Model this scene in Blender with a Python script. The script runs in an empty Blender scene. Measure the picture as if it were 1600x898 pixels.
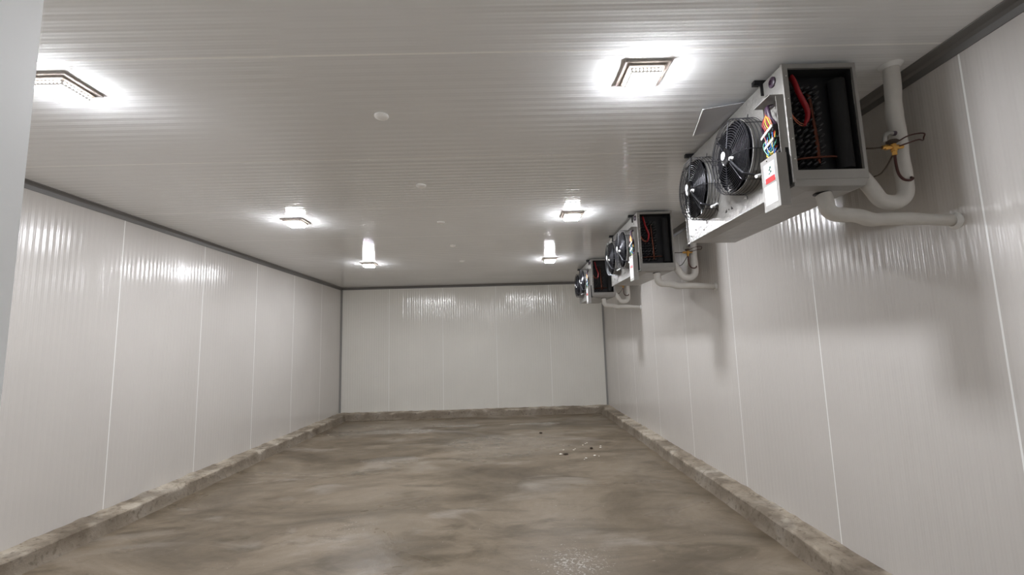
import bpy, bmesh, math, random
from mathutils import Vector, Matrix, noise
PI = math.pi
S = bpy.context.scene
C = S.collection

# ------------------------------------------------------------------ camera
cam_d = bpy.data.cameras.new('camera'); cam = bpy.data.objects.new('camera', cam_d); C.objects.link(cam)
cam_d.sensor_fit = 'HORIZONTAL'; cam_d.sensor_width = 36.0; cam_d.lens = 36.0 * 714.4 / 1600.0
cam_d.clip_start = 0.02
_R = Vector((0.99954697, -0.00989388, -0.02842476)); _U = Vector((0.02698846, -0.12339561, 0.9919905)); _F = Vector((0.01332212, 0.99230824, 0.12307269))
M = Matrix.Identity(4)
for i in range(3):
    M[i][0] = _R[i]; M[i][1] = _U[i]; M[i][2] = -_F[i]
M[0][3], M[1][3], M[2][3] = 0.0, 0.0, 1.475
cam.matrix_world = M
S.camera = cam

# ------------------------------------------------------------------ world, exposure
w = bpy.data.worlds.new('world'); S.world = w; w.use_nodes = True
w.node_tree.nodes['Background'].inputs[0].default_value = (0.93, 0.96, 1.0, 1)
w.node_tree.nodes['Background'].inputs[1].default_value = .25      # dull daylight outside the doorway behind the camera
S.view_settings.view_transform = 'Standard'; S.view_settings.look = 'None'
S.view_settings.gamma = 1.0; S.view_settings.use_curve_mapping = False
S.view_settings.exposure = 0.0
LAMP_POWER = 98.0
S.render.engine = 'CYCLES'
cy = S.cycles
cy.use_denoising = True; cy.max_bounces = 14; cy.diffuse_bounces = 10; cy.glossy_bounces = 5
cy.sample_clamp_indirect = 6.0; cy.blur_glossy = 0.5; cy.caustics_reflective = False; cy.caustics_refractive = False

# ------------------------------------------------------------------ room numbers
XL, XR, H, D, YF = -3.59, 2.115, 2.796, 9.947, 0.40
CURB = 0.13

# ------------------------------------------------------------------ materials
def lin(r, g, b):
    f = lambda c: (c/255/12.92 if c/255 <= .04045 else ((c/255+.055)/1.055)**2.4)
    return (f(r), f(g), f(b), 1)
def mat(name, col, rough=.5, metal=0.0, spec=.5, bump=None, var=None):
    """col = sRGB 0-255; var=(scale, amount) mottles the colour; bump=(scale, distance)"""
    m = bpy.data.materials.new(name); m.use_nodes = True; nt = m.node_tree; b = nt.nodes['Principled BSDF']
    b.inputs['Base Color'].default_value = lin(*col); b.inputs['Roughness'].default_value = rough
    b.inputs['Metallic'].default_value = metal; b.inputs['Specular IOR Level'].default_value = spec
    tc = nt.nodes.new('ShaderNodeTexCoord')
    if var:
        n = nt.nodes.new('ShaderNodeTexNoise'); n.inputs['Scale'].default_value = var[0]; n.inputs['Detail'].default_value = 5
        nt.links.new(tc.outputs['Object'], n.inputs['Vector'])
        r = nt.nodes.new('ShaderNodeMapRange'); r.inputs[1].default_value = .3; r.inputs[2].default_value = .7
        r.inputs[3].default_value = 1-var[1]; r.inputs[4].default_value = 1+var[1]; nt.links.new(n.outputs[0], r.inputs[0])
        x = nt.nodes.new('ShaderNodeVectorMath'); x.operation = 'SCALE'; x.inputs[0].default_value = lin(*col)[:3]
        nt.links.new(r.outputs[0], x.inputs['Scale']); nt.links.new(x.outputs[0], b.inputs['Base Color'])
    if bump:
        n = nt.nodes.new('ShaderNodeTexNoise'); n.inputs['Scale'].default_value = bump[0]; n.inputs['Detail'].default_value = 4
        nt.links.new(tc.outputs['Object'], n.inputs['Vector'])
        bp = nt.nodes.new('ShaderNodeBump'); bp.inputs['Distance'].default_value = bump[1]; bp.inputs['Strength'].default_value = 1
        nt.links.new(n.outputs[0], bp.inputs['Height']); nt.links.new(bp.outputs[0], b.inputs['Normal'])
    return m
def emis(name, col, strength):
    m = bpy.data.materials.new(name); m.use_nodes = True; b = m.node_tree.nodes['Principled BSDF']
    b.inputs['Base Color'].default_value = lin(230, 230, 230); b.inputs['Emission Color'].default_value = lin(*col)
    b.inputs['Emission Strength'].default_value = strength
    return m

def panel_mat(name, axis, seam0, col=(206, 202, 197), seam_w=.0045, rib=.05, amp=.0009, seamcol=(250, 250, 247), rough=.19, wav=.006):
    """white micro-ribbed sandwich panel: ribs and seams repeat along one axis (0 = x, 1 = y)"""
    m = bpy.data.materials.new(name); m.use_nodes = True; nt = m.node_tree; b = nt.nodes['Principled BSDF']; L = nt.links.new
    def math_(op, a, bb=None):
        n = nt.nodes.new('ShaderNodeMath'); n.operation = op
        for i, v in enumerate((a, bb)):
            if v is None: continue
            if isinstance(v, (int, float)): n.inputs[i].default_value = v
            else: L(v, n.inputs[i])
        return n.outputs[0]
    tc = nt.nodes.new('ShaderNodeTexCoord'); sp = nt.nodes.new('ShaderNodeSeparateXYZ'); L(tc.outputs['Object'], sp.inputs[0])
    u = sp.outputs[axis]
    # ribs slightly uneven in pitch, as rolled sheet is
    nz = nt.nodes.new('ShaderNodeTexNoise'); nz.noise_dimensions = '1D'; nz.inputs['Scale'].default_value = 3.1; nz.inputs['Detail'].default_value = 3
    L(u, nz.inputs['W'])
    ph = math_('ADD', math_('MULTIPLY', u, 2*PI/rib), math_('MULTIPLY', nz.outputs[0], 5.0))
    s = math_('SINE', ph)
    prof = math_('MULTIPLY', math_('MULTIPLY', s, s), s)
    nz2 = nt.nodes.new('ShaderNodeTexNoise'); nz2.noise_dimensions = '1D'; nz2.inputs['Scale'].default_value = 11.0; L(u, nz2.inputs['W'])
    prof = math_('MULTIPLY', prof, math_('ADD', nz2.outputs[0], .25))
    # seams
    fr = math_('SUBTRACT', math_('FRACT', math_('ADD', math_('DIVIDE', math_('SUBTRACT', u, seam0), 1.16), 100.5)), .5)
    dist = math_('MULTIPLY', math_('ABSOLUTE', fr), 1.16)
    seam = math_('LESS_THAN', dist, seam_w)
    # large gentle waviness of the sheet
    wv = nt.nodes.new('ShaderNodeTexNoise'); wv.inputs['Scale'].default_value = 1.7; wv.inputs['Detail'].default_value = 2; L(tc.outputs['Object'], wv.inputs['Vector'])
    h = math_('ADD', math_('MULTIPLY', prof, amp), math_('MULTIPLY', wv.outputs[0], wav))
    h = math_('ADD', h, math_('MULTIPLY', seam, .001))
    bp = nt.nodes.new('ShaderNodeBump'); bp.inputs['Distance'].default_value = 1.0; bp.inputs['Strength'].default_value = 1.0
    L(h, bp.inputs['Height']); L(bp.outputs[0], b.inputs['Normal'])
    # colour: faint smears, seam sealant lighter
    sm = nt.nodes.new('ShaderNodeTexNoise'); sm.inputs['Scale'].default_value = 1.1; sm.inputs['Detail'].default_value = 4; L(tc.outputs['Object'], sm.inputs['Vector'])
    mr = nt.nodes.new('ShaderNodeMapRange'); mr.inputs[1].default_value = .3; mr.inputs[2].default_value = .7; mr.inputs[3].default_value = .97; mr.inputs[4].default_value = 1.03
    L(sm.outputs[0], mr.inputs[0])
    vs = nt.nodes.new('ShaderNodeVectorMath'); vs.operation = 'SCALE'; vs.inputs[0].default_value = lin(*col)[:3]; L(mr.outputs[0], vs.inputs['Scale'])
    mx = nt.nodes.new('ShaderNodeMix'); mx.data_type = 'RGBA'; L(seam, mx.inputs[0]); L(vs.outputs[0], mx.inputs[6]); mx.inputs[7].default_value = lin(*seamcol)
    L(mx.outputs[2], b.inputs['Base Color'])
    rr = math_('ADD', math_('MULTIPLY', sm.outputs[0], .12), rough-.06)
    L(rr, b.inputs['Roughness']); b.inputs['Specular IOR Level'].default_value = .5
    return m

M_left = panel_mat('left_panel_sheet', 1, 1.94)
M_right = panel_mat('right_panel_sheet', 1, 1.94)
M_back = panel_mat('back_panel_sheet', 0, -2.549, col=(220, 218, 211), seam_w=.004, rough=.13)
M_ceil = panel_mat('ceiling_panel_sheet', 1, 1.935, col=(236, 237, 237), amp=.0009, rough=.09, rib=.065, wav=.003, seam_w=.0065, seamcol=(254, 254, 252))
M_front = mat('front_panel_sheet', (253, 253, 251), .35)
M_trim = mat('grey_trim', (112, 110, 108), .45)
M_trimw = mat('grey_corner_trim', (150, 149, 146), .4)

def concrete_mat(name, floor=False):
    m = bpy.data.materials.new(name); m.use_nodes = True; nt = m.node_tree; b = nt.nodes['Principled BSDF']; L = nt.links.new
    tc = nt.nodes.new('ShaderNodeTexCoord')
    def nz(scale, detail=6, dist=0.0, vec=None, rough=.55):
        n = nt.nodes.new('ShaderNodeTexNoise'); n.inputs['Scale'].default_value = scale; n.inputs['Detail'].default_value = detail
        n.inputs['Distortion'].default_value = dist; n.inputs['Roughness'].default_value = rough
        L(vec or tc.outputs['Object'], n.inputs['Vector']); return n.outputs[0]
    def ramp(v, pts):
        r = nt.nodes.new('ShaderNodeValToRGB'); L(v, r.inputs[0]); e = r.color_ramp.elements
        e[0].position, e[0].color = pts[0]; e[1].position, e[1].color = pts[-1]
        for p, c in pts[1:-1]:
            k = e.new(p); k.color = c
        return r.outputs[0]
    def mix(f, a, bb, mode='MIX'):
        x = nt.nodes.new('ShaderNodeMix'); x.data_type = 'RGBA'; x.blend_type = mode
        for i, v in ((0, f), (6, a), (7, bb)):
            if isinstance(v, (int, float, tuple)): x.inputs[i].default_value = v
            else: L(v, x.inputs[i])
        return x.outputs[2]
    g = lambda v: (v, v, v, 1)
    if floor:
        mp = nt.nodes.new('ShaderNodeMapping'); mp.inputs['Scale'].default_value = (.55, 1.0, 1); L(tc.outputs['Object'], mp.inputs[0]); V = mp.outputs[0]
        base = ramp(nz(1.05, 10, .9, V, .68), [(.30, lin(84, 73, 58)), (.45, lin(113, 101, 84)), (.56, lin(133, 120, 102)), (.72, lin(154, 142, 126))])
        dark = ramp(nz(2.3, 8, 1.5, V, .65), [(.34, g(1)), (.47, g(0))])
        base = mix(mix(1.0, dark, g(.6), 'MULTIPLY'), base, lin(80, 70, 53))
        pale = ramp(nz(1.6, 8, .6, V), [(.57, g(0)), (.72, g(1))])
        base = mix(mix(1.0, pale, g(.55), 'MULTIPLY'), base, lin(178, 170, 160))
        # granular white speckle patch near (0.4, 3.3) and a paler one at (-1.5, 4.1)
        for (cx, cy_, r, k) in ((.42, 3.30, .42, 1.0), (-1.35, 4.05, .5, .5), (1.05, 6.4, .5, .35)):
            d = nt.nodes.new('ShaderNodeVectorMath'); d.operation = 'DISTANCE'; L(tc.outputs['Object'], d.inputs[0]); d.inputs[1].default_value = (cx, cy_, 0)
            q = nt.nodes.new('ShaderNodeMapRange'); q.inputs[1].default_value = r; q.inputs[2].default_value = r*.15; q.inputs[3].default_value = 0; q.inputs[4].default_value = .20*k
            L(d.outputs['Value'], q.inputs[0])
            a = nt.nodes.new('ShaderNodeMath'); a.operation = 'ADD'; L(q.outputs[0], a.inputs[0]); L(nz(48, 5, .8), a.inputs[1])
            base = mix(ramp(a.outputs[0], [(.70, g(0)), (.82, g(.7))]), base, lin(205, 199, 190))
        spk = ramp(nz(60, 3), [(.30, g(1)), (.36, g(0))]); base = mix(mix(1.0, spk, g(.35), 'MULTIPLY'), base, lin(60, 52, 42))
        # trowel marks: thin dark scratches
        mp2 = nt.nodes.new('ShaderNodeMapping'); mp2.inputs['Scale'].default_value = (1.0, 4.5, 1); mp2.inputs['Rotation'].default_value = (0, 0, -.25); L(tc.outputs['Object'], mp2.inputs[0])
        scr = ramp(nz(3.0, 7, 2.2, mp2.outputs[0], .7), [(.29, g(1)), (.35, g(0))]); base = mix(mix(1.0, scr, g(.6), 'MULTIPLY'), base, lin(66, 57, 46))
        L(base, b.inputs['Base Color'])
        rr = nt.nodes.new('ShaderNodeMapRange'); rr.inputs[1].default_value = .38; rr.inputs[2].default_value = .62; rr.inputs[3].default_value = .24; rr.inputs[4].default_value = .62
        L(nz(.8, 5, .8, V), rr.inputs[0]); rough = rr.outputs[0]
        for (cx, cy_, sx, sy) in ((-1.95, 8.35, .95, .32), (-.95, 8.75, .7, .22), (.35, 8.75, .8, .14), (-1.5, 6.3, .6, .25)):     # wet patches, edges broken by noise
            sc = nt.nodes.new('ShaderNodeMapping'); sc.vector_type = 'POINT'; sc.inputs['Location'].default_value = (-cx/sx, -cy_/sy, 0); sc.inputs['Scale'].default_value = (1/sx, 1/sy, 1)
            L(tc.outputs['Object'], sc.inputs[0]); ln = nt.nodes.new('ShaderNodeVectorMath'); ln.operation = 'LENGTH'; L(sc.outputs[0], ln.inputs[0])
            a = nt.nodes.new('ShaderNodeMath'); a.operation = 'MULTIPLY_ADD'; L(nz(2.6, 5, .5), a.inputs[0]); a.inputs[1].default_value = 1.8; L(ln.outputs['Value'], a.inputs[2])
            q = nt.nodes.new('ShaderNodeMapRange'); q.inputs[1].default_value = 1.45; q.inputs[2].default_value = 1.75; q.inputs[3].default_value = .09; q.inputs[4].default_value = 1.0; L(a.outputs[0], q.inputs[0])
            mn = nt.nodes.new('ShaderNodeMath'); mn.operation = 'MINIMUM'; L(rough, mn.inputs[0]); L(q.outputs[0], mn.inputs[1]); rough = mn.outputs[0]
        L(rough, b.inputs['Roughness'])
        bp = nt.nodes.new('ShaderNodeBump'); bp.inputs['Distance'].default_value = .006; L(nz(5, 8), bp.inputs['Height'])
    else:
        base = ramp(nz(2.2, 9, .8), [(.30, lin(136, 124, 108)), (.5, lin(178, 167, 150)), (.70, lin(208, 200, 186))])
        spk = ramp(nz(26, 5), [(.34, g(1)), (.44, g(0))]); base = mix(mix(1.0, spk, g(.5), 'MULTIPLY'), base, lin(92, 80, 66))
        # uneven darker lower face: damp dirt, with shade at the base painted in
        sp = nt.nodes.new('ShaderNodeSeparateXYZ'); L(tc.outputs['Object'], sp.inputs[0])
        a = nt.nodes.new('ShaderNodeMath'); a.operation = 'MULTIPLY_ADD'; L(nz(3.5, 6), a.inputs[0]); a.inputs[1].default_value = -.22; L(sp.outputs[2], a.inputs[2])
        damp_shade = ramp(a.outputs[0], [(-.0, g(1)), (.035, g(0))])
        base = mix(mix(1.0, damp_shade, g(.6), 'MULTIPLY'), base, lin(84, 72, 58))
        L(base, b.inputs['Base Color']); b.inputs['Roughness'].default_value = .85
        bp = nt.nodes.new('ShaderNodeBump'); bp.inputs['Distance'].default_value = .012; L(nz(18, 8), bp.inputs['Height'])
    L(bp.outputs[0], b.inputs['Normal'])
    return m
M_floor = concrete_mat('stained_concrete_floor', True)
M_curb = concrete_mat('rough_concrete_kerb')

M_galv = mat('galvanised_sheet', (154, 152, 148), .38, .35, .5, bump=(9, .004), var=(6, .06))
M_emb = mat('embossed_aluminium', (152, 150, 146), .36, .3, .5, bump=(45, .004), var=(12, .05))
M_sheet = mat('plain_grey_sheet', (205, 206, 212), .3, .1)
M_dkmetal = mat('dark_coil_plate', (46, 46, 48), .5, .6)
M_fin = mat('aluminium_fins', (70, 72, 74), .5, .6)
M_bend = mat('tarnished_tube', (60, 60, 61), .45, .5)
M_copper = mat('copper', (88, 50, 38), .35, .85, var=(25, .15))
M_brass = mat('brass', (196, 150, 78), .3, .75)
M_black = mat('black_plastic', (12, 12, 15), .28)
M_blade = mat('black_fan_blade', (9, 10, 17), .25)
M_wire = mat('dark_steel_wire', (58, 58, 62), .33, .5)
M_white = mat('white_plastic', (232, 232, 230), .4)
M_lamp = mat('white_painted_lamp_frame', (172, 164, 159), .4)
M_foam = mat('white_pipe_insulation', (203, 200, 194), .6, bump=(22, .004), var=(7, .05))
M_red = mat('red_heater_cable', (150, 26, 34), .45)
M_orange = mat('orange_wire', (178, 98, 68), .45)
M_yellow = mat('yellow_wire', (222, 190, 70), .45)
M_blue = mat('blue_wire', (50, 105, 175), .45)
M_green = mat('green_wire', (60, 140, 120), .45)
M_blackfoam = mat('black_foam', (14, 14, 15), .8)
M_purple = mat('dark_purple_rubber', (52, 34, 52), .45)
M_brownpipe = mat('brown_copper_oxide', (70, 38, 34), .45, .4)
M_sticker = mat('white_sticker', (236, 238, 242), .45)
M_redprint = mat('red_print', (212, 40, 40), .5)
M_ink = mat('green_black_print', (44, 74, 66), .5)
M_greyprint = mat('grey_print', (176, 182, 194), .5)
M_chip = mat('white_plaster', (238, 232, 222), .6)
M_stone = mat('dark_stone', (58, 46, 36), .7, var=(60, .2))
M_pad = mat('white_cap_plastic', (248, 247, 244), .4)
M_led = emis('led_lens_light', (247, 249, 255), 1.0)
M_ledside = emis('led_side_light', (255, 248, 240), 1.0)
M_ledbase = emis('led_cover_glow', (255, 246, 240), 1.0)

# ------------------------------------------------------------------ mesh helpers
def obj(name, bm, m, parent=None, smooth=False, loc=None):
    me = bpy.data.meshes.new(name)
    bmesh.ops.recalc_face_normals(bm, faces=bm.faces)
    if smooth:
        for f in bm.faces: f.smooth = True
    bm.to_mesh(me); bm.free()
    for x in (m if isinstance(m, (list, tuple)) else [m]): me.materials.append(x)
    if smooth:
        try: me.set_sharp_from_angle(angle=math.radians(38))
        except Exception: pass
    o = bpy.data.objects.new(name, me); C.objects.link(o)
    if parent: o.parent = parent
    if loc: o.location = loc
    return o
def B(): return bmesh.new()
def box(bm, a, b, bev=0.0, mi=0):
    """axis aligned box from corner a to corner b"""
    x0, y0, z0 = a; x1, y1, z1 = b
    vs = [bm.verts.new(p) for p in ((x0,y0,z0),(x1,y0,z0),(x1,y1,z0),(x0,y1,z0),(x0,y0,z1),(x1,y0,z1),(x1,y1,z1),(x0,y1,z1))]
    fs = [bm.faces.new([vs[i] for i in q]) for q in ((0,3,2,1),(4,5,6,7),(0,1,5,4),(1,2,6,5),(2,3,7,6),(3,0,4,7))]
    for f in fs: f.material_index = mi
    if bev:
        es = list({e for f in fs for e in f.edges})
        bmesh.ops.bevel(bm, geom=es, offset=bev, segments=2, affect='EDGES', profile=.6)
    return vs
def frame_of(t):
    t = t.normalized(); a = Vector((0,0,1)) if abs(t.z) < .9 else Vector((1,0,0))
    u = t.cross(a).normalized(); return u, t.cross(u).normalized()
def smooth_path(pts, n=6):
    P = [Vector(p) for p in pts]
    if len(P) < 3: return P
    P = [P[0]*2-P[1]] + P + [P[-1]*2-P[-2]]; out = []
    for i in range(1, len(P)-2):
        for k in range(n):
            t = k/n; a, b, c, d = P[i-1], P[i], P[i+1], P[i+2]
            out.append(.5*((2*b)+(-a+c)*t+(2*a-5*b+4*c-d)*t*t+(-a+3*b-3*c+d)*t**3))
    out.append(P[-2]); return out
def tube(bm, path, r, seg=8, closed=False, caps=True, wob=0.0, flat=1.0):
    P = [Vector(p) for p in path]; n = len(P); rings = []
    u = None
    for i in range(n):
        t = (P[(i+1) % n]-P[(i-1) % n]) if closed else (P[min(i+1, n-1)]-P[max(i-1, 0)])
        t.normalize()
        if u is None: u, v = frame_of(t)
        else:
            u = (u-t*u.dot(t)).normalized(); v = t.cross(u)
        rr = (r[i] if isinstance(r, (list, tuple)) else r)
        if wob: rr *= 1+wob*noise.noise(P[i]*14)
        rings.append([bm.verts.new(P[i]+u*math.cos(2*PI*k/seg)*rr+v*math.sin(2*PI*k/seg)*rr*flat) for k in range(seg)])
    for i in range(n if closed else n-1):
        a, b = rings[i], rings[(i+1) % n]
        for k in range(seg): bm.faces.new((a[k], a[(k+1) % seg], b[(k+1) % seg], b[k]))
    if caps and not closed:
        bm.faces.new(rings[0]); bm.faces.new(rings[-1])
def circle(c, r, axis=0, n=40, a0=0.0, a1=2*PI, closed=True):
    out = []
    for i in range(n if closed else n+1):
        a = a0+(a1-a0)*i/n; p = [0, 0, 0]; p[axis] = c[axis]; j, k = [q for q in range(3) if q != axis]
        p[j] = c[j]+r*math.cos(a); p[k] = c[k]+r*math.sin(a); out.append(p)
    return out
def lathe(bm, c, prof, axis=2, seg=24, mi=0):
    """prof = [(radius, offset along axis)]"""
    rings = []
    for r, h in prof:
        cc = list(c); cc[axis] += h
        rings.append([bm.verts.new(cc)] if r < 1e-6 else [bm.verts.new(p) for p in circle(cc, r, axis, seg)])
    for a, b in zip(rings, rings[1:]):
        for k in range(seg):
            if len(a) == 1 and len(b) == 1: continue
            if len(a) == 1: f = bm.faces.new((a[0], b[k], b[(k+1) % seg]))
            elif len(b) == 1: f = bm.faces.new((a[k], a[(k+1) % seg], b[0]))
            else: f = bm.faces.new((a[k], a[(k+1) % seg], b[(k+1) % seg], b[k]))
            f.material_index = mi
def empty(name, loc, label, cat, group=None):
    o = bpy.data.objects.new(name, None); C.objects.link(o); o.location = loc; o.empty_display_size = .1
    return tag(o, label, cat, group)
def tag(o, label, cat, group=None):
    o['label'] = label; o['category'] = cat
    if group: o['group'] = group
    return o
def struct(name, bm, m, smooth=False):
    o = obj(name, bm, m, smooth=smooth); o['kind'] = 'structure'; return o
def copy_tree(o, parent=None):
    c = o.copy(); C.objects.link(c)
    if parent: c.parent = parent
    for ch in [x for x in bpy.data.objects if x.parent == o]: copy_tree(ch, c)
    return c

# ------------------------------------------------------------------ room shell
T = .12
bm = B(); box(bm, (XL-T, -1.6, -T), (XR+T, D+T, 0)); struct('floor', bm, M_floor)
bm = B(); box(bm, (XL-T, YF-.15, H), (XR+T, D+T, H+T)); struct('ceiling', bm, M_ceil)
bm = B(); box(bm, (XL-T, YF-.15, 0), (XL, D+T, H)); struct('wall_left', bm, M_left)
bm = B(); box(bm, (XR, YF-.15, 0), (XR+T, D+T, H)); struct('wall_right', bm, M_right)
bm = B(); box(bm, (XL, D, 0), (XR, D+T, H)); struct('wall_back', bm, M_back)
# wall with the doorway the camera looks through: two sides and a lintel
DX0, DX1, DZ = -.4295, 1.75, 2.45
bm = B()
box(bm, (XL, YF-.15, 0), (DX0, YF, H)); box(bm, (DX1, YF-.15, 0), (XR, YF, H)); box(bm, (DX0, YF-.15, DZ), (DX1, YF, H))
struct('wall_front', bm, M_front)

# dark angle trims where walls meet the ceiling, thin corner trims
def angle_trim(name, pts_fn, y0, y1):
    bm = B(); n = 24; rings = []
    for i in range(n+1):
        t = y0+(y1-y0)*i/n; rings.append([bm.verts.new(p) for p in pts_fn(t)])
    k = len(rings[0])
    for a, b in zip(rings, rings[1:]):
        for j in range(k): bm.faces.new((a[j], a[(j+1) % k], b[(j+1) % k], b[j]))
    bm.faces.new(rings[0]); bm.faces.new(rings[-1])
    return struct(name, bm, M_trim)
g = .002
angle_trim('trim_1', lambda y: [(XR-g/4, y, H-g/4), (XR-.075, y, H-g/4), (XR-.075, y, H-.006), (XR-.03, y, H-.012), (XR-.012, y, H-.022), (XR-.006, y, H-.052), (XR-g/4, y, H-.052)], YF+.002, D-.002)
angle_trim('trim_2', lambda y: [(XL+g/4, y, H-g/4), (XL+.055, y, H-g/4), (XL+.055, y, H-.006), (XL+.024, y, H-.012), (XL+.012, y, H-.022), (XL+.006, y, H-.055), (XL+g/4, y, H-.055)], YF+.002, D-.002)
angle_trim('trim_3', lambda x: [(x, D-g/4, H-g/4), (x, D-.055, H-g/4), (x, D-.055, H-.006), (x, D-.024, H-.012), (x, D-.012, H-.022), (x, D-.006, H-.05), (x, D-g/4, H-.05)], XL+.008, XR-.008)
for k, (cx, s) in enumerate(((XL, 1), (XR, -1))):
    bm = B(); box(bm, (cx, D-.035, CURB), (cx+s*.006, D-.001, H-.055)); box(bm, (cx, D-.006, CURB), (cx+s*.035, D-.001, H-.055))
    o = struct('trim_%d' % (4+k), bm, M_trimw)

# concrete kerbs, cast rough, with broken mortar along the wall
def kerb(name, a, b, inward, width=.18, seed=0):
    """runs from a to b along the wall; inward = unit vector into the room"""
    bm = B(); a = Vector(a); b = Vector(b); L = (b-a).length; n = int(L/.03); inward = Vector(inward); rings = []
    for i in range(n+1):
        p = a+(b-a)*i/n; s = (b-a).length*i/n
        def nn(k, f=1.0, v=seed): return noise.noise(Vector((s*f, k*7.3, v*3.1)))
        top = CURB+nn(1, .8)*.010+nn(2, 5)*.005; w = width+nn(3, .6)*.014+nn(4, 6)*.006
        chip = max(0, nn(5, 2.2)-.25)*.05
        crumb = max(0, nn(9, 9))*.018
        prof = [(0.0, 0.0), (w+.018+nn(6, 4)*.012, 0.0), (w+.004, top*.22), (w, top*.55), (w-.004-chip*.6, top-.016-chip), (w-.018-chip, top-.003),
                (w*.6, top+nn(7, 7)*.004), (.035, top+.002+nn(8, 11)*.005), (.014, top+.006+crumb), (0.0, top+.008+crumb)]
        rings.append([bm.verts.new(p+inward*q+Vector((0, 0, z))) for q, z in prof])
    k = len(rings[0])
    for r0, r1 in zip(rings, rings[1:]):
        for j in range(k): bm.faces.new((r0[j], r0[(j+1) % k], r1[(j+1) % k], r1[j]))
    bm.faces.new(rings[0]); bm.faces.new(rings[-1])
    return struct(name, bm, M_curb, smooth=True)
kerb('baseboard_left', (XL+.001, YF+.002, 0), (XL+.001, D-.002, 0), (1, 0, 0), .19, 1)
kerb('baseboard_right', (XR-.001, YF+.002, 0), (XR-.001, D-.002, 0), (-1, 0, 0), .175, 2)
kerb('baseboard_back', (XL+.002, D-.001, 0), (XR-.002, D-.001, 0), (0, -1, 0), .19, 3)

# ------------------------------------------------------------------ ceiling lamps
def make_lamp():
    """origin on the ceiling, at the middle of the plate"""
    t = empty('ceiling_lamp', (0, 0, 0), '', 'lamp', 'square led lamps on the ceiling')
    bm = B(); box(bm, (-.112, -.105, -.012), (.112, .105, 0), .004); box(bm, (-.09, -.09, -.022), (.09, .09, -.011), .004)
    obj('lamp_frame', bm, M_lamp, t)
    bm = B(); box(bm, (-.076, -.076, -.046), (.076, .076, -.021), .008)
    obj('led_cover', bm, M_ledbase, t)
    bm = B(); N = 8; p = .0180
    for i in range(N):
        for j in range(N):
            lathe(bm, ((i-(N-1)/2)*p, (j-(N-1)/2)*p, -.0455), [(.0074, 0), (.0068, -.0045), (.0040, -.0085), (0, -.0100)], 2, 8)
    obj('led_beads', bm, M_led, t, smooth=True)
    bm = B()
    for i in range(N):   # the weaker beads on the sides of the cover
        q = (i-(N-1)/2)*p
        for sgn in (-1, 1):
            lathe(bm, (q, sgn*.0755, -.034), [(.006, 0), (.0045, sgn*.004), (0, sgn*.006)], 1, 8)
            lathe(bm, (sgn*.0755, q, -.034), [(.006, 0), (.0045, sgn*.004), (0, sgn*.006)], 0, 8)
    obj('side_beads', bm, M_ledside, t, smooth=True)
    return t
M_led.node_tree.nodes['Principled BSDF'].inputs['Emission Strength'].default_value = LAMP_POWER*7.0
M_ledbase.node_tree.nodes['Principled BSDF'].inputs['Emission Strength'].default_value = .45
M_ledbase.node_tree.nodes['Principled BSDF'].inputs['Base Color'].default_value = lin(9, 9, 9)
M_ledbase.node_tree.nodes['Principled BSDF'].inputs['Specular IOR Level'].default_value = 0.0
M_ledside.node_tree.nodes['Principled BSDF'].inputs['Emission Strength'].default_value = LAMP_POWER*.4
lamp0 = make_lamp()
lamp_spots = [(.705, 2.115, 'square white led lamp, the nearest in the row beside the cooling units'),
              (.705, 4.60, 'square white led lamp, the middle one in the row beside the cooling units'),
              (.705, 7.10, 'square white led lamp, the farthest in the row beside the cooling units'),
              (-2.14, 2.115, 'square white led lamp at far left, the nearest, partly cut by the white door jamb'),
              (-2.14, 4.60, 'square white led lamp, the middle one in the row nearer the left wall'),
              (-2.14, 7.10, 'square white led lamp, the farthest in the row nearer the left wall')]
for i, (x, y, lb) in enumerate(lamp_spots):
    o = lamp0 if i == 0 else copy_tree(lamp0)
    o.location = (x, y, H-.0005); o['label'] = lb

# ------------------------------------------------------------------ round white caps along the middle of the ceiling
def cap_bm():
    bm = B(); lathe(bm, (0, 0, 0), [(.040, 0), (.041, -.006), (.036, -.013), (.024, -.018), (0, -.020)], 2, 24); return bm
words = ['nearest and largest looking of the row', 'second from the camera', 'middle one of the row of five', 'second from the back wall', 'closest to the back wall']
cap0 = None
for i, (x, y) in enumerate(((-.686, 2.486), (-.676, 3.642), (-.677, 4.782), (-.690, 5.935), (-.678, 7.062))):
    if cap0 is None: o = cap0 = obj('ceiling_disc', cap_bm(), M_pad, smooth=True)
    else:
        o = cap0.copy(); C.objects.link(o)
    o.location = (x, y, H-.0005)
    tag(o, 'small round white disc on the ceiling, '+words[i], 'ceiling disc', 'round white discs in a line along the ceiling')

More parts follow.
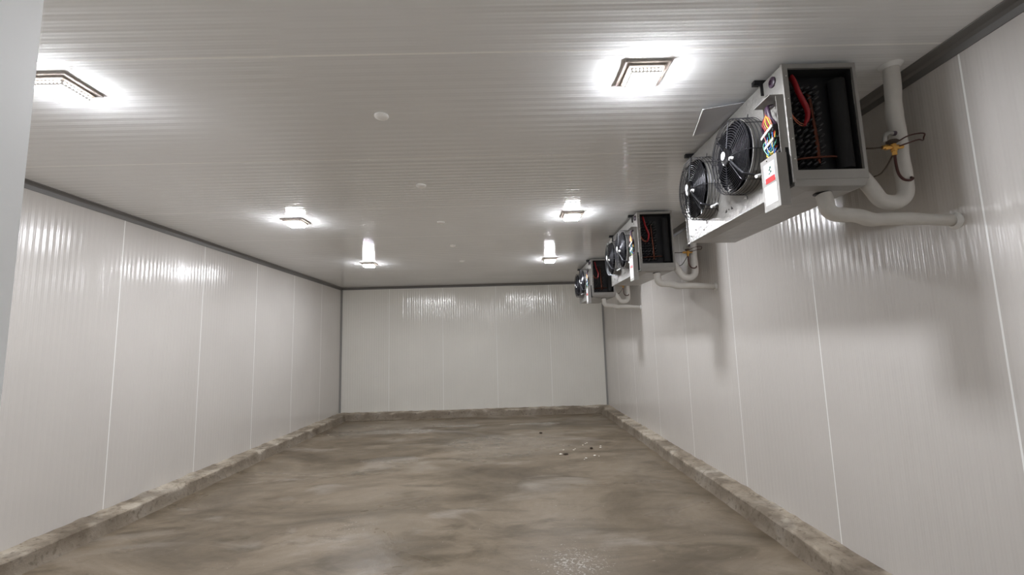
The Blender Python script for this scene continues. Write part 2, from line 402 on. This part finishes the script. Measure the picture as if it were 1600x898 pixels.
# ------------------------------------------------------------------ evaporator (cooling unit); local origin = front lower edge of its near end
OX, OY, OZ = 1.36, 2.04, 2.175
def W(x, y, z): return (x-OX, y-OY, z-OZ)           # room coordinates of the nearest unit -> local
X1, Y1 = 1.712, 3.30
def make_unit():
    t = empty('cooling_unit', (OX, OY, OZ), '', 'cooling unit', 'twin fan cooling units hung under the ceiling')
    ZT = 2.776; ZB = 2.20
    # casing: top, back frame, two end frames
    bm = B()
    box(bm, W(1.36, 2.04, ZT-.006), W(X1, Y1, ZT))
    for (y0, y1) in ((2.04, 2.052), (Y1-.012, Y1)):       # end frames round an opening
        box(bm, W(1.362, y0, ZB), W(1.381, y1, ZT-.006)); box(bm, W(X1-.016, y0, ZB), W(X1, y1, ZT-.006))
        box(bm, W(1.381, y0, ZT-.022), W(X1-.016, y1, ZT-.006)); box(bm, W(1.381, y0, ZB), W(X1-.016, y1, 2.244))
    box(bm, W(1.362, Y1-.012, 2.25), W(X1, Y1-.002, ZT-.01))    # far end cover
    for z in (ZT-.05, ZB+.02): box(bm, W(X1-.006, 2.052, z-.02), W(X1, Y1-.012, z+.04))
    obj('casing', bm, M_galv, t)
    bm = B(); box(bm, W(1.350, 2.034, ZB-.015), W(1.3615, 2.046, ZT-.002), .002); obj('edge_strip', bm, M_emb, t)
    for k, z in enumerate((2.715, 2.60, 2.50, 2.40, 2.30)):
        bm = B(); lathe(bm, W(1.371, 2.040, z), [(.0035, 0), (.003, -.002), (0, -.003)], 1, 8); obj('screw', bm, M_white, t)
    # front fan panel with two round openings
    fans = ((2.41, 2.466), (2.93, 2.466)); R = .192; hs = .235
    bm = B(); x = 1.360-OX; ns = 48; th = .003
    def sheet(x):
        for cy_, cz in fans:
            cr = []; sq = []
            for i in range(ns):
                a = 2*PI*(i+.5)/ns; c, s = math.cos(a), math.sin(a); k = hs/max(abs(c), abs(s))
                cr.append(bm.verts.new((x, cy_-OY+R*c, cz-OZ+R*s))); sq.append(bm.verts.new((x, cy_-OY+k*c, cz-OZ+k*s)))
            for i in range(ns): bm.faces.new((cr[i], cr[(i+1) % ns], sq[(i+1) % ns], sq[i]))
    sheet(x)
    z0, z1 = 2.466-hs, 2.466+hs
    for (ya, yb, za, zb) in ((2.05, Y1, z1-.002, ZT), (2.05, Y1, 2.178, z0+.004), (2.05, 2.41-hs+.002, z0, z1), (2.41+hs-.002, 2.93-hs+.002, z0, z1), (2.93+hs-.002, Y1, z0, z1)):
        box(bm, W(1.3598, ya, za), W(1.3618, yb, zb))
    box(bm, W(1.352, 2.16, 2.170), W(1.3598, Y1, 2.178))      # folded lower lip
    box(bm, W(1.352, Y1-.004, 2.178), W(1.3598, Y1, 2.40))
    obj('fan_panel', bm, M_emb, t)
    # rivets in the fan panel
    for (y, z) in ((3.03, 2.21), (3.24, 2.215), (2.67, 2.245)):
        bm = B(); lathe(bm, W(1.3598, y, z), [(.005, 0), (.004, -.002), (0, -.003)], 0, 8); obj('screw', bm, M_stone, t)
    # coil block with its near end plate, bends and header
    bm = B(); box(bm, W(1.40, 2.125, 2.25), W(X1-.02, Y1-.10, ZT-.02)); fin = obj('coil', bm, M_fin, t)
    bm = B(); box(bm, W(1.366, 2.118, 2.235), W(X1-.012, 2.124, ZT-.008)); obj('end_plate', bm, M_dkmetal, fin)
    cols = 5; rows = 15
    bm = B()
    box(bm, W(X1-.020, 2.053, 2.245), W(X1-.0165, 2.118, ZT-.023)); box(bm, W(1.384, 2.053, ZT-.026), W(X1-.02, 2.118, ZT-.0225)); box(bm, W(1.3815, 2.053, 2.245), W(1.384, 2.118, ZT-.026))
    obj('dark_inside_sheets', bm, M_blackfoam, fin)  # black sheets added so the casing's inside looks as dark as deep shade
    first = None
    for i in range(cols):
        for j in range(rows):
            cx = 1.398+i*.034+(.008 if j % 2 else 0); cz = 2.292+j*.0275
            if cz > 2.70: continue
            if first is None:
                bm = B(); path = [(0, 0, 0)]
                a = math.radians(35); rr = .0125
                pts = [(-rr*math.cos(a), 0, -rr*math.sin(a))]
                for q in range(9):
                    th_ = PI*q/8; d = -rr*math.cos(th_)
                    pts.append((d*math.cos(a), -.028-.014*math.sin(th_), d*math.sin(a)))
                pts.append((rr*math.cos(a), 0, rr*math.sin(a)))
                tube(bm, pts, .0052, 7)
                first = obj('return_bend', bm, M_bend, fin, smooth=True); o = first
            else:
                o = first.copy(); C.objects.link(o)
            o.location = W(cx, 2.118, cz)
    bm = B(); tube(bm, smooth_path([W(1.515, 2.085, 2.29), W(1.512, 2.08, 2.40), W(1.505, 2.08, 2.52), W(1.50, 2.085, 2.63), W(1.50, 2.118, 2.66)]), .010, 10); obj('copper_header', bm, M_copper, t, smooth=True)
    bm = B(); tube(bm, smooth_path([W(1.388, 2.10, 2.305), W(1.42, 2.075, 2.312), W(1.50, 2.068, 2.316), W(1.585, 2.068, 2.318), W(1.60, 2.10, 2.318)]), .0055, 8); obj('copper_tube', bm, M_copper, t, smooth=True)
    bm = B(); tube(bm, [W(1.648, 2.09, 2.262+.05*k) for k in range(10)], .037, 12); obj('insulated_header', bm, M_blackfoam, t, smooth=True)
    bm = B(); tube(bm, smooth_path([W(1.424, 2.085, 2.735), W(1.428, 2.07, 2.70), W(1.440, 2.06, 2.63), W(1.464, 2.055, 2.555), W(1.463, 2.055, 2.51), W(1.448, 2.06, 2.47)]),
                   [.016]*28+[.010]*3, 10, flat=.5); obj('heater_cable', bm, M_red, t, smooth=True)
    for s in (0, .012):
        bm = B(); tube(bm, smooth_path([W(1.378, 2.045, 2.535-s*.3), W(1.392, 2.04, 2.50-s), W(1.42, 2.045, 2.478-s), W(1.447, 2.058, 2.478-s*.5)]), .0016, 6); obj('wire', bm, M_orange, t, smooth=True)
    # hanging brackets bolted to the ceiling
    for y in (2.22, 3.14):
        bm = B(); box(bm, W(1.315, y-.014, ZT), W(1.70, y+.014, ZT+.019)); box(bm, W(1.312, y-.010, ZT-.006), W(1.345, y+.010, ZT+.003)); box(bm, W(1.345, y-.012, ZT-.065), W(1.3595, y-.008, ZT))
        obj('hanging_bracket', bm, M_dkmetal, t)
    # cable grommet
    bm = B(); lathe(bm, W(1.3598, 2.128, 2.735), [(.026, 0), (.027, -.006), (.020, -.011), (.013, -.012), (.010, -.004), (0, -.003)], 0, 24); obj('grommet', bm, M_purple, t, smooth=True)
    # fans
    for n, (cy_, cz) in enumerate(fans):
        cen = lambda x: (x-OX, cy_-OY, cz-OZ)
        bm = B()
        lathe(bm, cen(1.3595), [(.212, 0), (.212, -.003), (.199, -.007), (.196, -.016), (.1945, -.072), (.197, -.076), (.192, -.078)], 0, 48)
        fan = obj('fan', bm, M_emb, t, smooth=True)
        bm = B(); lathe(bm, cen(1.3595), [(.1925, -.077), (.1915, -.03), (.1905, .034), (.16, .036), (0, .036)], 0, 48)
        obj('inner_ring_dark_back', bm, M_black, fan, smooth=True)  # ring plus a black back disc standing in for shade inside the fan
        bm = B()
        for k in range(6):      # side hoops
            tube(bm, circle(cen(1.351-.019*k), .206-.0007*k, 0, 48), .0019, 5, closed=True)
        for k in range(12):     # front rings
            tube(bm, circle(cen(1.249-.0006*k), .203-.0128*k, 0, 44), .0016, 5, closed=True)
        for k in range(8):
            a = 2*PI*k/8+.18; c, s = math.cos(a), math.sin(a)
            q = lambda r, x: (x-OX, cy_-OY+r*c, cz-OZ+r*s)
            tube(bm, [q(.232, 1.357), q(.212, 1.354), q(.2085, 1.345), q(.206, 1.262), q(.200, 1.250), q(.186, 1.246), q(.05, 1.238)], .0022, 5)
        obj('guard', bm, M_wire, fan)
        bm = B(); lathe(bm, cen(1.225), [(0, 0), (.036, .001), (.046, .006), (.050, .016), (.050, .055), (.060, .060), (.060, .095), (.040, .10), (0, .10)], 0, 32)
        for k in range(10):
            a = 2*PI*k/10; c, s = math.cos(a), math.sin(a)
            tube(bm, [(1.240-OX, cy_-OY+.051*c, cz-OZ+.051*s), (1.282-OX, cy_-OY+.051*c, cz-OZ+.051*s)], .0028, 5)
        obj('motor', bm, M_black, fan, smooth=True)
        bm = B(); lathe(bm, (1.2252-OX, cy_-OY+.010, cz-OZ+.012), [(.023, 0), (.023, -.0015), (0, -.0016)], 0, 24); obj('motor_label', bm, M_sticker, fan)
        for k in range(5):      # sickle blades
            bm = B(); a0 = 2*PI*k/5+.5+n*.35; nr, nc = 9, 7; grid = []
            for i in range(nr):
                f = i/(nr-1); r = .055+(.189-.055)*f; chord = math.radians(54+16*math.sin(f*PI)); sw = -.55*f*f
                pitch = .044-.014*f; row = []
                for j in range(nc):
                    u = j/(nc-1)-.5; a = a0+sw+chord*u
                    if i == nr-1: a = a0+sw+chord*u*.86
                    row.append(bm.verts.new((1.268-OX+pitch*u+.010*math.cos(u*PI), cy_-OY+r*math.cos(a), cz-OZ+r*math.sin(a))))
                grid.append(row)
            for i in range(nr-1):
                for j in range(nc-1): bm.faces.new((grid[i][j], grid[i][j+1], grid[i+1][j+1], grid[i+1][j]))
            bmesh.ops.solidify(bm, geom=bm.faces[:], thickness=.003)
            obj('fan_blade', bm, M_blade, fan, smooth=True)
        # motor lead in its sleeve over the guard, with white glands at both ends
        y0, z0_ = cy_-.052, cz-.030; yg, zg = cy_-.150, cz-.158
        bm = B(); tube(bm, smooth_path([W(1.232, y0, z0_), W(1.226, y0-.018, z0_-.022), W(1.234, y0-.055, z0_-.068), W(1.240, y0-.085, z0_-.102), W(1.250, y0-.098, z0_-.118), W(1.32, yg-.004, zg-.006), W(1.345, yg, zg)]), .0058, 8)
        obj('motor_lead', bm, M_wire, fan, smooth=True)
        bm = B(); lathe(bm, W(1.250, y0+.002, z0_+.002), [(.006, 0), (.012, -.003), (.013, -.016), (.009, -.022), (0, -.022)], 0, 16); obj('cable_gland', bm, M_white, fan, smooth=True)
        bm = B(); tube(bm, smooth_path([W(1.352, yg+.012, zg+.012), W(1.325, yg-.002, zg-.004), W(1.300, yg-.012, zg-.014)]), .0085, 8); obj('cable_gland', bm, M_white, fan, smooth=True)
    # drain tray under the coil
    bm = B()
    a = [W(1.3625, 2.045, 2.200), W(X1-.001, 2.045, 2.200), W(X1-.001, Y1-.003, 2.200), W(1.3625, Y1-.003, 2.200)]
    b = [W(1.366, 2.055, 2.172), W(X1-.012, 2.055, 2.168), W(X1-.012, Y1-.01, 2.172), W(1.366, Y1-.01, 2.178)]
    c = [W(1.44, 2.09, 2.157), W(1.66, 2.09, 2.155), W(1.66, 3.1, 2.163), W(1.44, 3.1, 2.165)]
    rs = [[bm.verts.new(p) for p in q] for q in (a, b, c)]
    for r0, r1 in zip(rs, rs[1:]):
        for k in range(4): bm.faces.new((r0[k], r0[(k+1) % 4], r1[(k+1) % 4], r1[k]))
    bm.faces.new(rs[-1]); bm.faces.new(rs[0])
    tray = obj('drain_tray', bm, M_galv, t)
    bm = B(); lathe(bm, W(1.545, 2.128, 2.16), [(.040, .004), (.040, -.006), (.034, -.008), (0, -.008)], 2, 20); obj('drain_outlet', bm, M_dkmetal, tray, smooth=True)
    # electric box: open upper half full of wires, its cover slid down below the unit
    bx, by0, by1 = 1.285, 2.047, 2.185
    bm = B()
    box(bm, W(bx, by0, 2.622), W(1.3595, by1, 2.626)); box(bm, W(1.3565, by0, 2.33), W(1.3595, by1, 2.622))
    box(bm, W(bx+.03, by0, 2.33), W(1.3565, by0+.003, 2.622)); box(bm, W(bx+.045, by1-.003, 2.33), W(1.3565, by1, 2.622))
    jb = obj('electric_box', bm, M_galv, t)
    bm = B(); box(bm, W(bx, by0-.006, 2.078), W(1.334, by1-.010, 2.335), .0015); obj('box_cover', bm, M_galv, jb)
    bm = B(); box(bm, W(1.3345, by0-.001, 2.176), W(1.3500, by0+.05, 2.36)); obj('dark_gap_fill', bm, M_blackfoam, jb)  # black block standing in for the shaded gap behind the box
    def patch(name, ya, yb, za, zb, m, d=.0008):
        bm = B(); box(bm, W(bx-d, ya, za), W(bx, yb, zb)); return obj(name, bm, m, jb)
    patch('warning_label', 2.062, 2.150, 2.222, 2.308, M_greyprint); patch('warning_label', 2.066, 2.134, 2.246, 2.302, M_sticker, .0013)
    patch('red_print', 2.066, 2.142, 2.212, 2.238, M_redprint, .0014)
    bm = B()      # the small figure on the warning label: a hand over a bolt
    for (ya, yb, za, zb) in ((2.088, 2.104, 2.276, 2.288), (2.096, 2.110, 2.268, 2.277), (2.086, 2.100, 2.256, 2.267), (2.098, 2.112, 2.250, 2.257)):
        box(bm, W(bx-.0019, ya, za), W(bx-.0012, yb, zb))
    obj('label_print', bm, M_ink, jb)
    patch('rating_plate', 2.060, 2.158, 2.108, 2.200, M_sticker, .0010)
    bm = B()
    for k in range(8): box(bm, W(bx-.0014, 2.066+.004*(k % 2), 2.116+k*.0098), W(bx-.0009, 2.150-.012*(k % 3), 2.1185+k*.0098))
    obj('label_print', bm, M_greyprint, jb)
    bm = B(); lathe(bm, W(bx, 2.12, 2.322), [(.004, 0), (.003, -.002), (0, -.003)], 0, 8); obj('screw', bm, M_stone, jb)
    for k, (z, tilt) in enumerate(((2.470, .018), (2.405, .018))):
        bm = B(); vs = box(bm, W(bx+.008, by0+.012, z-.018), W(bx+.050, by1-.030-.02*k, z+.018), .003)
        for v in bm.verts: v.co.z += (v.co.y-(by0-OY))*-.28
        tb = obj('terminal_block', bm, M_black, jb)
        bm = B(); box(bm, W(bx+.002, by0+.010, z+.002), W(bx+.0085, by1-.032-.02*k, z+.014))
        for v in bm.verts: v.co.z += (v.co.y-(by0-OY))*-.28
        obj('terminal_block', bm, M_white, jb)
    rnd = random.Random(5)
    cm = [M_yellow, M_yellow, M_blue, M_green, M_orange, M_green, M_blue, M_yellow, M_red, M_blue, M_green, M_yellow]
    for k in range(22):
        m = cm[k % len(cm)]; ya = rnd.uniform(by0+.012, by1-.045); yb = rnd.uniform(by0+.015, by1-.035); zt = rnd.uniform(2.42, 2.50)
        bm = B(); tube(bm, smooth_path([W(bx+.03, ya, zt), W(bx+.004+rnd.random()*.012, ya+rnd.uniform(-.02, .02), zt-.045), W(bx+.006+rnd.random()*.02, (ya+yb)/2, 2.345+rnd.random()*.012), W(bx+.02, yb, 2.365), W(bx+.04, yb, 2.40)]), .0022, 6)
        obj('wire', bm, m, jb, smooth=True)
    for k in range(6):
        m = (M_orange, M_yellow, M_red, M_yellow, M_orange, M_red)[k]; ya = by0+.02+.012*k
        bm = B(); tube(bm, smooth_path([W(bx+.035, by0+.085, 2.595-.004*k), W(bx+.012, by0+.07-.004*k, 2.56), W(bx+.008, ya+.01, 2.52), W(bx+.012, ya, 2.485), W(bx+.025, ya, 2.455)]), .0026, 6); obj('wire', bm, m, jb, smooth=True)
    for (ya, yb, r) in ((by0+.06, by0+.115, .007), (by0+.035, by0+.03, .008), (by0+.05, by0+.02, .006)):
        bm = B(); tube(bm, smooth_path([W(bx+.055, by0+.07, 2.605), W(bx+.02, (ya+by0+.07)/2, 2.59), W(bx+.012, ya, 2.555), W(bx+.02, yb, 2.505), W(bx+.04, yb, 2.475)]), r, 8); obj('wire_sleeve', bm, M_purple, jb, smooth=True)
    return t
unit0 = make_unit()
DY = [0.0, 2.48, 5.08]
units = [unit0]+[copy_tree(unit0) for _ in (1, 2)]
ulabels = ['nearest cooling unit of three, twin fans and open coil end, largest in the picture',
           'middle cooling unit of three along the right wall, twin fans, open coil end',
           'farthest cooling unit of three, twin fans, hung close to the back wall']
for u_, dy, lb in zip(units, DY, ulabels):
    u_.location = (OX, OY+dy, OZ); u_['label'] = lb
# loose sheet-metal flap lying on the nearest unit, sticking out over the fans
bm = B()
zq = 2.7795
q = [(1.362, 2.40), (1.350, 2.73), (1.227, 2.774), (1.146, 2.44)]
dz = (0, 0, .014, .014); lo = [bm.verts.new(W(x, y, zq-k)) for (x, y), k in zip(q, dz)]; hi = [bm.verts.new(W(x, y, zq+.0025-k)) for (x, y), k in zip(q, dz)]
bm.faces.new(lo); bm.faces.new(hi)
for k in range(4): bm.faces.new((lo[k], lo[(k+1) % 4], hi[(k+1) % 4], hi[k]))
fl = obj('top_flap', bm, M_sheet, unit0)
bm = B(); tube(bm, [W(1.146, 2.44, zq-.014), W(1.227, 2.774, zq-.014)], .0045, 6); obj('flap_edge', bm, M_white, fl)

# ------------------------------------------------------------------ insulated pipes and expansion valves
def make_pipes():
    s = empty('suction_pipe', (1.94, 2.10, H), '', 'pipe', 'white insulated suction pipes by the right wall')
    o = Vector((1.94, 2.10, H))
    def P(*a): return Vector(a)-o
    bm = B()
    tube(bm, smooth_path([P(1.716, 2.125, 2.255), P(1.735, 2.112, 2.228), P(1.765, 2.10, 2.165), P(1.800, 2.10, 2.112), P(1.848, 2.10, 2.095), P(1.893, 2.10, 2.102), P(1.925, 2.10, 2.135), P(1.931, 2.10, 2.20),
                          P(1.928, 2.10, 2.30), P(1.930, 2.10, 2.42), P(1.926, 2.10, 2.55), P(1.936, 2.10, 2.68), P(1.940, 2.10, H-.004)], 8), .0345, 20, wob=.09)
    obj('insulation', bm, M_foam, s, smooth=True)
    bm = B(); lathe(bm, (0, 0, -.001), [(.052, 0), (.047, -.008), (.035, -.018), (.030, -.018)], 2, 24); obj('sealant_ring', bm, M_white, s, smooth=True)
    d = empty('drain_pipe', (1.545, 2.12, 2.147), '', 'pipe', 'white insulated drain pipes under the cooling units')
    o = Vector((1.545, 2.12, 2.147))
    bm = B()
    tube(bm, smooth_path([P(1.545, 2.12, 2.1475), P(1.547, 2.115, 2.12), P(1.549, 2.11, 2.075), P(1.575, 2.105, 2.047), P(1.615, 2.10, 2.040), P(1.68, 2.10, 2.034), P(1.745, 2.10, 2.014), P(1.81, 2.095, 2.014),
                          P(1.90, 2.09, 2.012), P(1.99, 2.08, 2.004), P(2.07, 2.07, 1.996), P(XR-.002, 2.065, 1.992)], 6), [.0345]*24+[.0345-.009*k/42 for k in range(43)], 20, wob=.09)
    obj('insulation', bm, M_foam, d, smooth=True)
    bm = B(); lathe(bm, P(XR-.001, 2.065, 1.990), [(.040, 0), (.036, -.010), (.026, -.018)], 0, 20); obj('sealant_ring', bm, M_white, d, smooth=True)
    v = empty('expansion_valve', (1.85, 2.04, 2.31), '', 'valve', 'brass expansion valves on the cooling units')
    o = Vector((1.85, 2.04, 2.31))
    bm = B()
    lathe(bm, P(1.845, 2.04, 2.305), [(0, 0), (.011, 0), (.011, .018), (.014, .020), (.014, .04), (.012, .055), (0, .055)], 2, 6)
    lathe(bm, P(1.79, 2.04, 2.345), [(0, 0), (.009, 0), (.009, .012), (.013, .014), (.013, .030), (.009, .032), (.009, .05), (.012, .052), (.012, .08), (.008, .082), (.008, .10), (0, .10)], 0, 6)
    obj('valve_body', bm, M_brass, v)
    bm = B(); lathe(bm, P(1.842, 2.04, 2.36), [(0, 0), (.012, 0), (.024, .008), (.026, .014), (.018, .020), (0, .022)], 2, 20); obj('valve_head', bm, M_stone, v, smooth=True)
    bm = B(); tube(bm, smooth_path([P(1.815, 2.05, 2.375), P(1.82, 2.05, 2.405), P(1.838, 2.05, 2.42), P(1.860, 2.05, 2.418)]), .010, 10); obj('valve_bulb', bm, M_emb, v, smooth=True)
    bm = B(); lathe(bm, P(1.858, 2.05, 2.418), [(0, 0), (.011, 0), (.011, .014), (0, .014)], 0, 12); obj('bulb_cap', bm, M_purple, v, smooth=True)
    bm = B()
    tube(bm, smooth_path([P(1.862, 2.03, 2.37), P(1.89, 2.01, 2.385), P(1.93, 2.0, 2.392), P(1.972, 2.01, 2.395), P(1.985, 2.03, 2.385), P(1.970, 2.02, 2.368), P(1.93, 2.0, 2.362), P(1.89, 2.01, 2.352), P(1.862, 2.03, 2.345)]), .0032, 7)
    obj('capillary_tube', bm, M_brownpipe, v, smooth=True)
    bm = B(); tube(bm, smooth_path([P(1.845, 2.04, 2.31), P(1.846, 2.04, 2.26), P(1.852, 2.04, 2.215), P(1.872, 2.04, 2.188), P(1.905, 2.045, 2.184), P(1.925, 2.05, 2.194), P(1.932, 2.065, 2.205)]), .006, 8); obj('liquid_line', bm, M_brownpipe, v, smooth=True)
    bm = B(); tube(bm, smooth_path([P(1.792, 2.04, 2.345), P(1.76, 2.045, 2.344), P(1.728, 2.05, 2.346), P(1.7135, 2.055, 2.346)]), .0042, 7); obj('outlet_tube', bm, M_stone, v, smooth=True)
    bm = B(); tube(bm, smooth_path([P(1.838, 2.045, 2.305), P(1.815, 2.05, 2.265), P(1.785, 2.06, 2.225), P(1.762, 2.075, 2.215)]), .0035, 7); obj('capillary_tube', bm, M_stone, v, smooth=True)
    return s, d, v
P0 = make_pipes()
names = ('nearest', 'middle', 'farthest')
lab = ['thick white insulated pipe with u bend, rising to the ceiling beside the %s cooling unit',
       'white insulated pipe running from the tray of the %s cooling unit into the right wall',
       'small brass valve with dark thin tubes, behind the %s cooling unit']
for i in range(3):
    for k, o in enumerate(P0):
        c = o if i == 0 else copy_tree(o)
        if i: c.location = P0[k].location+Vector((0, DY[i], 0))
        c['label'] = lab[k] % names[i]

# ------------------------------------------------------------------ crumbs on the floor
def crumb(name, x, y, r, m, label, cat, group, seed, fl=.45, el=1.0):
    bm = B(); bmesh.ops.create_icosphere(bm, subdivisions=2, radius=r)
    for v in bm.verts:
        n = noise.noise(v.co*(1.4/r)+Vector((seed*3.7, seed, 0))); v.co *= 1+.45*n; v.co.x *= el; v.co.z *= fl
    zmin = min(v.co.z for v in bm.verts)
    for v in bm.verts: v.co.z -= zmin
    o = obj(name, bm, m); o.location = (x, y, 0); tag(o, label, cat, group)
i = 0
for (x, y, r) in ((.668, 6.30, .020), (.735, 6.55, .012), (.875, 6.53, .013), (.905, 6.60, .009), (1.045, 6.80, .012), (1.10, 6.90, .011), (1.265, 6.62, .016), (1.285, 6.72, .012),
                  (1.10, 6.17, .017), (.965, 6.05, .016), (.935, 6.00, .010), (1.15, 6.15, .009), (1.13, 6.95, .010)):
    i += 1; crumb('plaster_chip', x, y, r, M_chip, ('white plaster chip beside the dark flat pebble, leftmost of the loose scatter' if i == 1 else 'tiny white plaster chip among the loose scatter right of the dark flat pebble'), 'plaster chip', 'white plaster chips on the floor', i)
crumb('stone', .735, 6.29, .020, M_stone, 'dark flat pebble beside the leftmost white chips on the floor', 'stone', None, 31, .5, 1.6)
crumb('stone', 1.125, 6.57, .020, M_stone, 'dark round pebble in the middle of the white chips on the floor', 'stone', None, 32, .7, 1.1)
crumb('stone', .511, 7.79, .022, M_stone, 'lone dark pebble on the floor toward the back wall', 'stone', None, 33, .5, 1.2)
